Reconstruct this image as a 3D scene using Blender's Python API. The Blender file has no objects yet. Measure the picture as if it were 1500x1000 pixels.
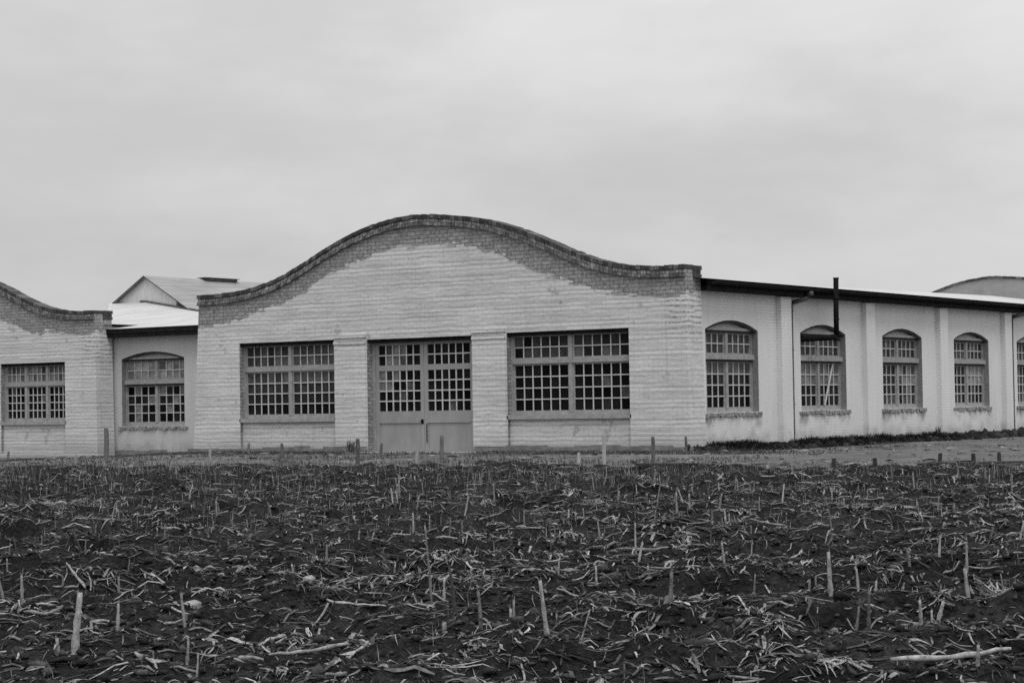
import bpy, math, random
import numpy as np
from mathutils import Vector, Matrix
random.seed(7); rng = np.random.default_rng(11)
S = bpy.context.scene
COL = S.collection
R = math.radians

# ------------------------------------------------------------------ object helpers
def link(o, parent=None):
    COL.objects.link(o)
    if parent: o.parent = parent
    return o

def thing(name, label, cat, loc=(0, 0, 0), rotz=0, group=None):
    o = bpy.data.objects.new(name, None); link(o)
    o.location = loc; o.rotation_euler = (0, 0, rotz); o.empty_display_size = .3
    return tag(o, label, cat, group)

def tag(o, label=None, cat=None, group=None, kind=None):
    if label: o['label'] = label
    if cat: o['category'] = cat
    if group: o['group'] = group
    if kind: o['kind'] = kind
    return o

def np_mesh(name, verts, faces, attrs=None, smooth=False):
    """verts (n,3), faces (m,k) all with k corners"""
    verts = np.asarray(verts, np.float32); faces = np.asarray(faces, np.int32)
    me = bpy.data.meshes.new(name)
    m, k = faces.shape
    me.vertices.add(len(verts)); me.vertices.foreach_set('co', verts.ravel())
    me.loops.add(m * k); me.loops.foreach_set('vertex_index', faces.ravel())
    me.polygons.add(m); me.polygons.foreach_set('loop_start', np.arange(0, m * k, k, dtype=np.int32))
    me.polygons.foreach_set('loop_total', np.full(m, k, np.int32))
    if smooth: me.polygons.foreach_set('use_smooth', np.ones(m, bool))
    for an, av in (attrs or {}).items():
        a = me.attributes.new(an, 'FLOAT', 'POINT'); a.data.foreach_set('value', np.asarray(av, np.float32))
    me.update(calc_edges=True); me.validate()
    return me

class MB:
    """collects faces in a wall frame: u along the wall, z up, d outward"""
    def __init__(s, U=(1, 0, 0), N=(0, -1, 0), O=(0, 0, 0)):
        s.v = []; s.f = []; s.a = []; s.U = Vector(U); s.N = Vector(N); s.O = Vector(O)
    def p(s, u, z, d, a=0.):
        s.v.append(tuple(s.O + s.U * u + s.N * d + Vector((0, 0, z)))); s.a.append(a); return len(s.v) - 1
    def quad(s, pts, a=0.):
        aa = a if isinstance(a, (list, tuple)) else [a] * len(pts)
        s.f.append([s.p(*q, t) for q, t in zip(pts, aa)])
    def box(s, u0, u1, z0, z1, d0, d1, a=0.):
        i = [s.p(u, z, d, a) for d in (d0, d1) for (u, z) in ((u0, z0), (u1, z0), (u1, z1), (u0, z1))]
        for q in ((0, 1, 2, 3), (7, 6, 5, 4), (0, 4, 5, 1), (1, 5, 6, 2), (2, 6, 7, 3), (3, 7, 4, 0)):
            s.f.append([i[k] for k in q])
    def tube(s, pts, r, n=10, a=0., cap=True):
        P = [s.O + s.U * u + s.N * d + Vector((0, 0, z)) for u, z, d in pts]
        rr = r if isinstance(r, (list, tuple)) else [r] * len(P)
        rings = []
        for i, c in enumerate(P):
            t = (P[min(i + 1, len(P) - 1)] - P[max(i - 1, 0)]).normalized()
            e = t.cross(Vector((0.3, 0.9, .1)) if abs(t.z) > .8 else Vector((0, 0, 1))).normalized(); g = t.cross(e)
            ring = []
            for k in range(n):
                an = 2 * math.pi * k / n
                s.v.append(tuple(c + (e * math.cos(an) + g * math.sin(an)) * rr[i])); s.a.append(a); ring.append(len(s.v) - 1)
            rings.append(ring)
        for A, B in zip(rings, rings[1:]):
            for k in range(n): s.f.append([A[k], A[(k + 1) % n], B[(k + 1) % n], B[k]])
        if cap: s.f.append(rings[0][::-1]); s.f.append(rings[-1])
    def build(s, name, mat, parent=None, smooth=False, warp=None):
        v = [warp(Vector(q)) for q in s.v] if warp else s.v
        me = bpy.data.meshes.new(name); me.from_pydata([tuple(q) for q in v], [], s.f); 
        a = me.attributes.new('tone', 'FLOAT', 'POINT'); a.data.foreach_set('value', s.a)
        if smooth:
            for p in me.polygons: p.use_smooth = len(p.vertices) == 4
        me.materials.append(mat); me.update()
        import bmesh
        bm = bmesh.new(); bm.from_mesh(me); bmesh.ops.recalc_face_normals(bm, faces=bm.faces); bm.to_mesh(me); bm.free()
        return link(bpy.data.objects.new(name, me), parent)

# ------------------------------------------------------------------ materials
class G:
    def __init__(s, name):
        s.m = bpy.data.materials.new(name); s.m.use_nodes = True; s.t = s.m.node_tree
        s.b = s.t.nodes['Principled BSDF']
        s.b.inputs['Specular IOR Level'].default_value = .25
    def n(s, ty, **kw):
        nd = s.t.nodes.new(ty)
        for k, v in kw.items():
            if hasattr(nd, k): setattr(nd, k, v)
        return nd
    def l(s, a, b): s.t.links.new(a, b)
    def val(s, x, sock):
        if isinstance(x, (int, float)): sock.default_value = x
        else: s.l(x, sock)
    def math(s, op, a, b=0., clamp=False):
        nd = s.n('ShaderNodeMath', operation=op); nd.use_clamp = clamp
        s.val(a, nd.inputs[0]); s.val(b, nd.inputs[1]); return nd.outputs[0]
    def mix(s, f, a, b):
        nd = s.n('ShaderNodeMix', data_type='FLOAT'); s.val(f, nd.inputs[0]); s.val(a, nd.inputs[2]); s.val(b, nd.inputs[3]); return nd.outputs[0]
    def obj(s): return s.n('ShaderNodeTexCoord').outputs['Object']
    def xyz(s, v):
        nd = s.n('ShaderNodeSeparateXYZ'); s.l(v, nd.inputs[0]); return nd.outputs
    def comb(s, x, y, z):
        nd = s.n('ShaderNodeCombineXYZ'); s.val(x, nd.inputs[0]); s.val(y, nd.inputs[1]); s.val(z, nd.inputs[2]); return nd.outputs[0]
    def noise(s, vec, scale, detail=4, rough=.6, dist=0.):
        nd = s.n('ShaderNodeTexNoise'); s.l(vec, nd.inputs['Vector']); nd.inputs['Scale'].default_value = scale
        nd.inputs['Detail'].default_value = detail; nd.inputs['Roughness'].default_value = rough; nd.inputs['Distortion'].default_value = dist
        return nd.outputs['Fac']
    def scl(s, vec, x, y, z):
        nd = s.n('ShaderNodeVectorMath', operation='MULTIPLY'); s.l(vec, nd.inputs[0]); nd.inputs[1].default_value = (x, y, z); return nd.outputs[0]
    def ss(s, x, lo, hi, a=0., b=1.):
        nd = s.n('ShaderNodeMapRange', interpolation_type='SMOOTHSTEP'); s.val(x, nd.inputs[0])
        for i, v in zip((1, 2, 3, 4), (lo, hi, a, b)): nd.inputs[i].default_value = v
        return nd.outputs[0]
    def attr(s, name): return s.n('ShaderNodeAttribute', attribute_name=name).outputs['Fac']
    def rnd(s): return s.n('ShaderNodeObjectInfo').outputs['Random']
    def col(s, v): 
        s.l(v, s.b.inputs['Base Color'])
        return s
    def bump(s, h, strength=.5, dist=.02):
        nd = s.n('ShaderNodeBump'); nd.inputs['Strength'].default_value = strength; nd.inputs['Distance'].default_value = dist
        s.l(h, nd.inputs['Height']); s.l(nd.outputs[0], s.b.inputs['Normal'])
    def rough(s, v): s.val(v, s.b.inputs['Roughness'])

def brick_tex(g, vec, row=.125, width=.34):
    x, y, z = g.xyz(vec)
    w = g.math('MULTIPLY', g.math('SUBTRACT', g.noise(vec, .9, 3), .5), .035)
    uv = g.comb(g.math('ADD', x, y), g.math('ADD', z, w), 0.)
    b = g.n('ShaderNodeTexBrick'); g.l(uv, b.inputs['Vector'])
    b.inputs['Scale'].default_value = 1; b.inputs['Brick Width'].default_value = width; b.inputs['Row Height'].default_value = row
    b.inputs['Mortar Size'].default_value = .014; b.inputs['Mortar Smooth'].default_value = .5; b.inputs['Bias'].default_value = 0
    b.inputs['Color1'].default_value = (0, 0, 0, 1); b.inputs['Color2'].default_value = (1, 1, 1, 1); b.inputs['Mortar'].default_value = (.5, .5, .5, 1)
    return b.outputs['Color'], b.outputs['Fac'], uv

def mat_brick():
    """whitewashed brick below, bare dark brick in the band under the parapet (attribute 'tone' = height above the whitewash edge)"""
    g = G('whitewashed_brick'); o = g.obj()
    c, m, uv = brick_tex(g, o)
    big = g.noise(g.scl(o, 1, 1, 1.6), .45, 4); fine = g.noise(o, 9, 5, .7); mid = g.noise(g.scl(o, 1, 1, 3.5), 1.6, 4, .65)
    rows = g.noise(g.scl(uv, .35, 8.0, 1), 1.0, 2, .5)
    white = g.math('ADD', g.ss(big, .3, .7, .50, .60), g.math('MULTIPLY', g.math('SUBTRACT', c, .5), .03))
    white = g.math('ADD', white, g.math('MULTIPLY', g.math('SUBTRACT', fine, .5), .12))
    white = g.math('ADD', white, g.math('MULTIPLY', g.math('SUBTRACT', rows, .5), .38))
    ux, uy, uz = g.xyz(uv)
    wob = g.math('MULTIPLY', g.math('SUBTRACT', g.noise(g.scl(o, .8, .8, 1.5), 1.3, 4), .5), .24)
    line = g.math('SINE', g.math('MULTIPLY', g.math('ADD', uy, wob), 2 * math.pi / .165))
    white = g.mix(g.math('MULTIPLY', g.ss(line, .45, 1.), g.ss(mid, .3, .7, .15, .52)), white, .27)
    white = g.mix(g.math('MULTIPLY', g.ss(line, -.6, -1.), g.ss(mid, .35, .7, .50, .05)), white, .80)
    white = g.mix(g.math('MULTIPLY', m, g.ss(mid, .35, .65, .06, .30)), white, .27)
    white = g.mix(g.math('MULTIPLY', g.ss(mid, .62, .78), .30), white, .26)
    streak = g.noise(g.scl(o, 3.2, 3.2, .16), 1.2, 4, .65)
    white = g.mix(g.math('MULTIPLY', g.ss(streak, .56, .72), .28), white, .30)
    peel = g.math('MULTIPLY', g.ss(g.math('ADD', g.noise(o, .9, 6, .75), g.math('MULTIPLY', c, .08)), .66, .69), .6)
    white = g.mix(peel, white, .24)
    ox, oy, oz = g.xyz(o)
    quoin = g.math('MULTIPLY', g.math('MULTIPLY', g.ss(ox, -1.0, -.5), g.ss(oz, 3.0, 4.2)), g.math('MULTIPLY', g.ss(line, .2, .9), g.ss(fine, .4, .6)))
    white = g.mix(g.math('MULTIPLY', quoin, .75), white, .10)
    x, y, z = g.xyz(o)
    low = g.math('MULTIPLY', g.ss(g.math('ADD', z, g.math('MULTIPLY', g.math('SUBTRACT', mid, .5), 1.0)), .05, .7, 1., 0.), .4)
    white = g.mix(low, white, .22)
    dark = g.math('ADD', g.ss(fine, .3, .75, .16, .40), g.math('MULTIPLY', g.math('SUBTRACT', c, .5), .08))
    dark = g.mix(g.math('MULTIPLY', m, .7), dark, .08)
    e = g.math('ADD', g.attr('tone'), g.math('MULTIPLY', g.math('SUBTRACT', g.noise(o, 1.6, 5, .7), .5), .40))
    e = g.math('ADD', e, g.math('MULTIPLY', g.math('SUBTRACT', c, .5), .20))
    # the wash thins out ragged towards the bare band
    f = g.ss(e, -.03, .04)
    g.col(g.mix(f, white, dark)); g.rough(.9)
    g.bump(g.math('ADD', g.math('MULTIPLY', m, -1.), g.math('MULTIPLY', fine, .7)), .55, .015)
    return g.m

def mat_dark_brick(lo=.10, hi=.28):
    g = G('bare_dark_brick'); o = g.obj(); c, m, uv = brick_tex(g, o, .1, .22)
    fine = g.noise(o, 7, 5, .7)
    v = g.math('ADD', g.ss(fine, .3, .75, lo, hi), g.math('MULTIPLY', g.math('SUBTRACT', c, .5), .1))
    g.col(g.mix(g.math('MULTIPLY', m, .7), v, .04)); g.rough(.95); g.bump(g.math('SUBTRACT', fine, m), .6, .02); return g.m

def mat_coping():
    g = G('coping_brick'); o = g.obj(); n = g.noise(o, 6, 5, .7); c, m, uv = brick_tex(g, o, 5., .115)
    v = g.math('MULTIPLY', g.mix(g.attr('tone'), .05, .42), g.ss(n, .25, .75, .55, 1.4))
    g.col(g.mix(g.math('MULTIPLY', m, .6), v, .03)); g.rough(.95); g.bump(n, .6, .02); return g.m

def mat_plaster(lo=.58, hi=.68, stains=False):
    g = G('whitewashed_plaster'); o = g.obj(); x, y, z = g.xyz(o)
    big = g.noise(g.scl(o, 1, 1, .5), .6, 5, .6); streak = g.noise(g.scl(o, 2.6, 2.6, .22), 1.3, 4, .6); fine = g.noise(o, 11, 5, .7)
    c, m, uv = brick_tex(g, o, .1, .25)
    v = g.math('ADD', g.ss(big, .3, .7, lo, hi), g.math('MULTIPLY', g.math('SUBTRACT', fine, .5), .10))
    v = g.math('ADD', v, g.math('MULTIPLY', g.math('SUBTRACT', streak, .5), .13))
    v = g.mix(g.math('MULTIPLY', m, g.ss(big, .42, .62, .0, .35)), v, .30)
    low = g.math('MULTIPLY', g.ss(g.math('ADD', z, g.math('MULTIPLY', g.math('SUBTRACT', g.noise(o, 1.7, 5, .65), .5), 1.6)), .0, .75, 1., 0.), .55)
    v = g.mix(low, v, .20)
    spot = g.math('MULTIPLY', g.ss(g.noise(o, 2.2, 6, .7), .66, .75), .35)
    v = g.mix(spot, v, .24)
    v = g.mix(g.ss(g.attr('tone'), 1., 2.), v, g.ss(fine, .3, .7, .16, .26))   # jamb reveals in a darker tone
    if stains:                                          # rusty runs below the ends and middle of the sills
        tt = g.math('ABSOLUTE', g.math('SUBTRACT', g.math('MODULO', g.math('ADD', y, .1 + 6.4), 6.4), 3.2))
        sn = g.noise(g.scl(o, 1.5, 1.5, .9), 1.6, 5, .7)
        k = g.math('MAXIMUM', g.math('MULTIPLY', g.ss(tt, 1.0, 1.5), g.ss(tt, 2.0, 1.75)), g.ss(tt, .6, .1, 0., .7))
        k = g.math('MULTIPLY', g.math('MULTIPLY', k, g.ss(z, .55, .95)), g.math('MULTIPLY', g.ss(z, 1.16, 1.1), g.ss(sn, .38, .62)))
        v = g.mix(g.math('MULTIPLY', k, .75), v, .13)
    g.col(v); g.rough(.95); g.bump(fine, .35, .015); return g.m

def mat_simple(name, lo, hi, scale=4, stretch=(1, 1, 1), rough=.7, spec=.25, bump=.2, rnd=0., metal=0.):
    g = G(name); o = g.obj(); n = g.noise(g.scl(o, *stretch), scale, 5, .65)
    v = g.ss(n, .28, .72, lo, hi)
    if rnd: v = g.math('MULTIPLY', v, g.math('ADD', 1 - rnd / 2, g.math('MULTIPLY', g.rnd(), rnd)))
    g.col(v); g.rough(rough); g.b.inputs['Specular IOR Level'].default_value = spec; g.b.inputs['Metallic'].default_value = metal
    if bump: g.bump(n, bump, .01)
    return g.m

def mat_roof(name, lo, hi):
    g = G(name); o = g.obj(); x, y, z = g.xyz(o); n = g.noise(g.scl(o, 2, .4, 1), .9, 5, .65)
    fx = g.math('ABSOLUTE', g.math('SUBTRACT', g.math('FRACT', g.math('MULTIPLY', g.math('ADD', x, g.math('MULTIPLY', y, .04)), 1.25)), .5))
    v = g.mix(g.math('MULTIPLY', g.ss(fx, .44, .48), .35), g.ss(n, .3, .7, lo, hi), lo * .5)
    g.col(v); g.rough(.55); g.bump(g.ss(fx, .40, .48), .5, .03); return g.m

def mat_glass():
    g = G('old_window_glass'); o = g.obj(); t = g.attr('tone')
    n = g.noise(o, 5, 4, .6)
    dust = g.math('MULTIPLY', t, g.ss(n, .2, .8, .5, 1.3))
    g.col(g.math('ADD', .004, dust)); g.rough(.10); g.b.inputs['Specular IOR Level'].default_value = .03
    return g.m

def mat_tone(name, lo, hi, rough=.85, objrnd=False):
    """straw: 'tone' attribute per piece (or a random per object) picks how bleached it is"""
    g = G(name); o = g.obj(); t = g.rnd() if objrnd else g.attr('tone')
    n = g.noise(o, 34, 4, .7)
    v = g.math('MULTIPLY', g.mix(t, lo, hi), g.ss(n, .25, .75, .45, 1.45))
    g.col(v); g.rough(rough); return g.m

M = {}
M['brick'] = mat_brick(); M['dark_brick'] = mat_dark_brick(); M['coping'] = mat_coping(); M['plaster'] = mat_plaster(stains=True); M['plaster_shaded'] = mat_plaster(.44, .54)
M['frame'] = mat_simple('weathered_frame_paint', .24, .34, 6)
M['bars'] = mat_simple('pale_glazing_bar_paint', .40, .55, 8)
M['door'] = mat_simple('grey_door_paint', .25, .31, 2.2, (1, 1, .5), .55)
M['tymp'] = mat_simple('arch_panel_paint', .34, .44, 3)
M['sill'] = mat_simple('crumbling_brick_sill', .08, .40, 9, (1, 1, 1), .95, .2, .8)
M['sillw'] = mat_simple('painted_sill', .24, .36, 5)
M['glass'] = mat_glass()
M['plinth'] = mat_simple('stained_concrete_plinth', .12, .24, 2.5, (1, 1, 2), .95)
M['shade_strip'] = mat_simple('window_shadow_strip', .03, .07, 5, rough=.9)  # shadow tone for the strips on the arched windows
M['iron_and_shade'] = mat_simple('sooty_iron_and_shade', .006, .018, 5, rough=.95, spec=.05)  # pipe and door ironwork, also the painted shade at opening heads
M['eave'] = mat_simple('tarred_eave_board', .008, .022, 5, rough=.9, spec=.1)
M['pipe'] = mat_simple('dark_painted_pipe', .05, .10, 4, rough=.6)
M['roofw'] = mat_roof('galvanised_roof_sheet', .40, .50)
M['roofg'] = mat_roof('weathered_roof_sheet', .21, .30)
M['board'] = mat_simple('weathered_boarding', .46, .60, 2.5, (4, 4, .4), .85)
M['wood'] = mat_simple('grey_stake_wood', .06, .16, 9, (4, 4, .6), .9, rnd=.5)
M['woodpale'] = mat_simple('pale_stake_wood', .22, .34, 9, (4, 4, .6), .9, rnd=.3)
M['wooddark'] = mat_simple('dark_wet_wood', .015, .05, 6, (1, 1, 4), .9)
M['slab'] = mat_simple('worn_concrete', .24, .36, 3, rough=.95)
M['stone'] = mat_simple('pale_field_stone', .16, .34, 9, rough=.9)
M['straw'] = mat_tone('bleached_straw', .02, .40)
M['stub'] = mat_tone('corn_stalk', .05, .30, objrnd=True)
M['midstub'] = mat_tone('grey_corn_stalk', .14, .28, objrnd=True)
M['palestub'] = mat_tone('bleached_corn_stalk', .17, .33, objrnd=True)
M['weed'] = mat_tone('dark_weed', .004, .03)
M['grass'] = mat_tone('dry_grass', .03, .20)

# ------------------------------------------------------------------ land
CAMX, CAMY, EYE = 32.70, -55.96, 1.5
TH = R(35)
RX, RY = math.cos(TH), math.sin(TH); FX, FY = -math.sin(TH), math.cos(TH)
def to_world(u, v): return CAMX + RX * u + FX * v, CAMY + RY * u + FY * v
def hash2(ix, iy, s):
    h = (ix.astype(np.int64) * 374761393 + iy.astype(np.int64) * 668265263 + s * 982451653) & 0x7fffffff
    h = ((h ^ (h >> 13)) * 1274126177) & 0x7fffffff
    return ((h ^ (h >> 16)) & 0xffff) / 65535.0
def vnoise(x, y, s):
    ix = np.floor(x); iy = np.floor(y); fx = x - ix; fy = y - iy
    fx = fx * fx * (3 - 2 * fx); fy = fy * fy * (3 - 2 * fy)
    a = hash2(ix, iy, s); b = hash2(ix + 1, iy, s); c = hash2(ix, iy + 1, s); d = hash2(ix + 1, iy + 1, s)
    return (a * (1 - fx) + b * fx) * (1 - fy) + (c * (1 - fx) + d * fx) * fy - .5
def base_z(x, y):      # the yard falls a little to the left
    t = np.clip((-18.5 - x) / 10., 0, 1); t = t * t * (3 - 2 * t)
    return -.28 * t
def field_edge(x): return -16.3 + .10 * x + .5 * np.sin(x * .35) + .25 * np.sin(x * 1.3)
def in_field(x, y):    # 1 inside the ploughed field, 0 in the yard
    side = np.where(x > 10.0, np.minimum(field_edge(x), -15.3 + (x - 10.) * .95), field_edge(x))
    return np.clip((side - y) / 1.2 + .5, 0, 1)
def field_z(x, y):
    m = in_field(x, y)
    u = (x - CAMX) * RX + (y - CAMY) * RY; v = (x - CAMX) * FX + (y - CAMY) * FY
    vv = v + .12 * u
    furrow = .035 * np.sin(vv * 2 * math.pi / .95 + 2.5 * vnoise(u * .35, v * .6, 3))
    h = furrow + .16 * vnoise(u * .55, v * .9, 1) + .17 * vnoise(u * 1.5, v * 2.8, 2) + .11 * vnoise(u * 4.2, v * 6.2, 4) + .05 * vnoise(u * 12., v * 14., 5)
    return base_z(x, y) + m * (.09 + h) - (1 - m) * .03

def soil_nodes(g, o):
    n = g.noise(o, 1.4, 6, .7); f = g.noise(o, 22, 5, .75)
    v = g.math('MULTIPLY', g.ss(n, .3, .7, .007, .024), g.ss(f, .25, .75, .3, 2.2))
    fleck = g.math('MULTIPLY', g.ss(g.noise(g.scl(o, 1, 1, 1), 55, 2, .5), .68, .74), .5)
    return g.mix(fleck, v, .11), f

def mat_ground():
    g = G('yard_dirt'); o = g.obj(); x, y, z = g.xyz(o)
    n = g.noise(o, .22, 5, .65); f = g.noise(o, 3.5, 5, .7)
    yard = g.math('MULTIPLY', g.ss(n, .3, .7, .09, .17), g.ss(f, .25, .75, .65, 1.3))
    tuft = g.ss(g.noise(o, .5, 6, .7), .52, .64)
    yard = g.mix(g.math('MULTIPLY', tuft, .75), yard, .05)
    soil, f2 = soil_nodes(g, o)
    far = g.ss(g.math('ADD', g.math('SUBTRACT', y, g.math('MULTIPLY', x, .1)), g.math('MULTIPLY', g.math('SUBTRACT', n, .5), 2.)), -16.6, -15.8, 1., 0.)
    g.col(g.mix(far, yard, soil)); g.rough(1.); g.b.inputs['Specular IOR Level'].default_value = .1
    g.bump(f, .5, .05); return g.m
def mat_soil():
    g = G('ploughed_soil'); o = g.obj(); v, f = soil_nodes(g, o); g.col(v); g.rough(1.); g.b.inputs['Specular IOR Level'].default_value = .03
    g.bump(f, .9, .03); return g.m

def grid(x0, x1, nx, y0, y1, ny, fn, name, mat, local=False):
    xs = np.linspace(x0, x1, nx) if not hasattr(x0, '__len__') else np.array(x0); ys = np.linspace(y0, y1, ny) if not hasattr(y0, '__len__') else np.array(y0)
    A, B = np.meshgrid(xs, ys); X, Y = to_world(A, B) if local else (A, B)
    Z = fn(X, Y); V = np.stack([X.ravel(), Y.ravel(), Z.ravel()], 1)
    nx, ny = len(xs), len(ys); i = np.arange(nx * ny).reshape(ny, nx)
    F = np.stack([i[:-1, :-1].ravel(), i[:-1, 1:].ravel(), i[1:, 1:].ravel(), i[1:, :-1].ravel()], 1)
    me = np_mesh(name, V, F, smooth=True); me.materials.append(mat)
    return link(bpy.data.objects.new(name, me))

coarse = [-2500, -900, -300, -120] + list(np.arange(-70, 60.1, 1.5)) + [120, 300, 900, 2500]
tag(grid(coarse, None, 0, coarse, None, 0, lambda x, y: base_z(x, y) + .02 * (vnoise(x * .7, y * .7, 9)) * (np.abs(x) < 100), 'ground', M.setdefault('ground', mat_ground())), kind='structure')
M['soil'] = mat_soil(); M['clod'] = mat_tone('dry_clod', .008, .08, 1.)
us = np.concatenate([np.arange(-20, -6., .16), np.arange(-6., 6., .04), np.arange(6., 20.1, .16)])
tag(grid(us, None, 0, list(np.arange(5, 9, .12)) + list(np.arange(9, 23.001, .04)), None, 0, field_z, 'field', M['soil'], True), kind='structure')
tag(grid(-30, 30, 500, 23.0, 54, 270, lambda x, y: field_z(x, y), 'field', M['soil'], True), kind='structure')

def mat_road():
    g = G('packed_gravel_road'); o = g.obj(); n = g.noise(o, .5, 5, .6); f = g.noise(o, 6, 5, .7)
    p = g.ss(g.noise(g.scl(o, 1, .35, 1), .55, 6, .7), .5, .62); r = g.math('MULTIPLY', g.ss(n, .3, .7, .075, .12), g.ss(f, .2, .8, .6, 1.35)); g.col(g.mix(g.math('MULTIPLY', p, .6), r, .045)); g.rough(1.); g.bump(f, .4, .03); return g.m
mb = MB()
road = [(10.2, -15.2), (12.5, -14.3), (14.6, -12.0), (15.2, -8.), (13.5, 4.), (11.5, 20.), (9.5, 45.), (8, 80), (3.0, 80), (3.6, 45), (4.2, 20), (5.0, 5.0), (6.2, -5.0), (7.6, -11.)]
vs = [mb.p(x, 0.055, -y) for x, y in road]; vb = [mb.p(x * 1.0, -.06, -y) for x, y in road]
mb.f.append(vs)
for i in range(len(road)): j = (i + 1) % len(road); mb.f.append([vs[i], vb[i], vb[j], vs[j]])
tag(mb.build('road', mat_road()), kind='structure')

# ------------------------------------------------------------------ walls
PROF = [(-20.6, 5.63), (-19.6, 5.63), (-18.6, 5.67), (-17.6, 5.79), (-16.6, 6.02), (-15.5, 6.42), (-14.5, 6.86), (-13.5, 7.27), (-12.5, 7.58), (-11.4, 7.80), (-10.3, 7.89),
        (-9.2, 7.82), (-8.1, 7.68), (-7.1, 7.47), (-6.1, 7.16), (-5.1, 6.78), (-4.1, 6.36), (-3.1, 6.02), (-2.1, 5.81), (-1.1, 5.72), (-.5, 5.70), (0, 5.70)]
BAND = [(-20.6, 4.48), (-19.2, 4.58), (-18.3, 4.73), (-16.7, 5.15), (-15.4, 5.48), (-14.5, 5.96), (-13, 6.5), (-11.5, 6.82), (-9.5, 6.92), (-7.8, 6.68), (-6.4, 6.22), (-5.1, 5.68), (-3.8, 5.26), (-2.55, 4.97), (-1.3, 4.78), (0.2, 4.86)]
def smooth_curve(tab):
    xs = np.array([p[0] for p in tab]); zs = np.array([p[1] for p in tab]); m = np.gradient(zs, xs)
    def f(u):
        i = int(np.clip(np.searchsorted(xs, u) - 1, 0, len(xs) - 2)); h = xs[i + 1] - xs[i]; t = min(max((u - xs[i]) / h, 0), 1)
        return float((2*t**3 - 3*t*t + 1) * zs[i] + (t**3 - 2*t*t + t) * h * m[i] + (-2*t**3 + 3*t*t) * zs[i+1] + (t**3 - t*t) * h * m[i+1])
    return f
prof = smooth_curve(PROF); band = smooth_curve(BAND)

def wall(mb, u0, u1, bottom, top, openings, t, tone=lambda u, z: -9., step=.25):
    """a wall slab with openings (ua, ub, za, top_fn); front at d=0, back at d=-t"""
    us = set(np.round(np.arange(u0, u1, step), 4)) | {u0, u1}
    for a, b, za, zt in openings: us |= {a, b} | set(np.round(np.linspace(a, b, 9), 4))
    us = sorted(us); us = [u for i, u in enumerate(us) if i == 0 or u - us[i-1] > 1e-3]
    def face(ua, ub, z0a, z0b, z1a, z1b, d):
        mb.quad([(ua, z0a, d), (ub, z0b, d), (ub, z1b, d), (ua, z1a, d)], [tone(ua, z0a), tone(ub, z0b), tone(ub, z1b), tone(ua, z1a)])
    for ua, ub in zip(us, us[1:]):
        mid = (ua + ub) / 2; op = [o for o in openings if o[0] < mid < o[1]]
        for d in (0, -t):
            if not op: face(ua, ub, bottom, bottom, top(ua), top(ub), d)
            else:
                a, b, za, zt = op[0]
                if za > bottom + .01: face(ua, ub, bottom, bottom, za, za, d)
                face(ua, ub, zt(ua), zt(ub), top(ua), top(ub), d)
        def span(z1, z2, sgn):
            mb.quad([(ua, z1, 0), (ub, z2, 0), (ub, z2, -t), (ua, z1, -t)], [tone(ua, z1), tone(ub, z2), tone(ub, z2), tone(ua, z1)])
        span(top(ua), top(ub), 1)
        if op:
            a, b, za, zt = op[0]
            if za > bottom + .01: span(za, za, 1)
            span(zt(ua), zt(ub), -1)
    for a, b, za, zt in openings:
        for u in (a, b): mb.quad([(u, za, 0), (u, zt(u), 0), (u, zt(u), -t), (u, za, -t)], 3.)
    for u in (u0, u1): mb.quad([(u, bottom, 0), (u, top(u), 0), (u, top(u), -t), (u, bottom, -t)], [tone(u, bottom), tone(u, top(u)), tone(u, top(u)), tone(u, bottom)])
    return mb

def flat(z): return lambda u: z

def panes(mb, u0, u1, z0, z1, nc, nr, d, tones):
    du, dz = (u1 - u0) / nc, (z1 - z0) / nr
    for i in range(nc):
        for j in range(nr):
            a, b = random.uniform(-.006, .006), random.uniform(-.006, .006)
            t = tones(i / max(nc - 1, 1), j / max(nr - 1, 1))
            mb.quad([(u0 + i*du, z0 + j*dz, d + a + b), (u0 + (i+1)*du, z0 + j*dz, d - a + b), (u0 + (i+1)*du, z0 + (j+1)*dz, d - a - b), (u0 + i*du, z0 + (j+1)*dz, d + a - b)], t)
def bars(mb, u0, u1, z0, z1, nc, nr, d, w=.036):
    for i in range(1, nc):
        u = u0 + (u1 - u0) * i / nc + random.uniform(-.004, .004); mb.box(u - w/2, u + w/2, z0, z1, d, d + .03)
    for j in range(1, nr):
        z = z0 + (z1 - z0) * j / nr; mb.box(u0, u1, z - w/2, z + w/2, d + .002, d + .028)

def frame_rect(mb, u0, u1, z0, z1, w, d0, d1):
    mb.box(u0, u0 + w, z0, z1, d0, d1); mb.box(u1 - w, u1, z0, z1, d0, d1)
    mb.box(u0 + w, u1 - w, z0, z0 + w, d0, d1 - .003); mb.box(u0 + w, u1 - w, z1 - w, z1, d0, d1 - .003)

def dirty(lo, hi, p_odd=.10):
    return lambda i, j: random.uniform(.03, .12) if random.random() < p_odd else random.uniform(lo, hi)

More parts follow.
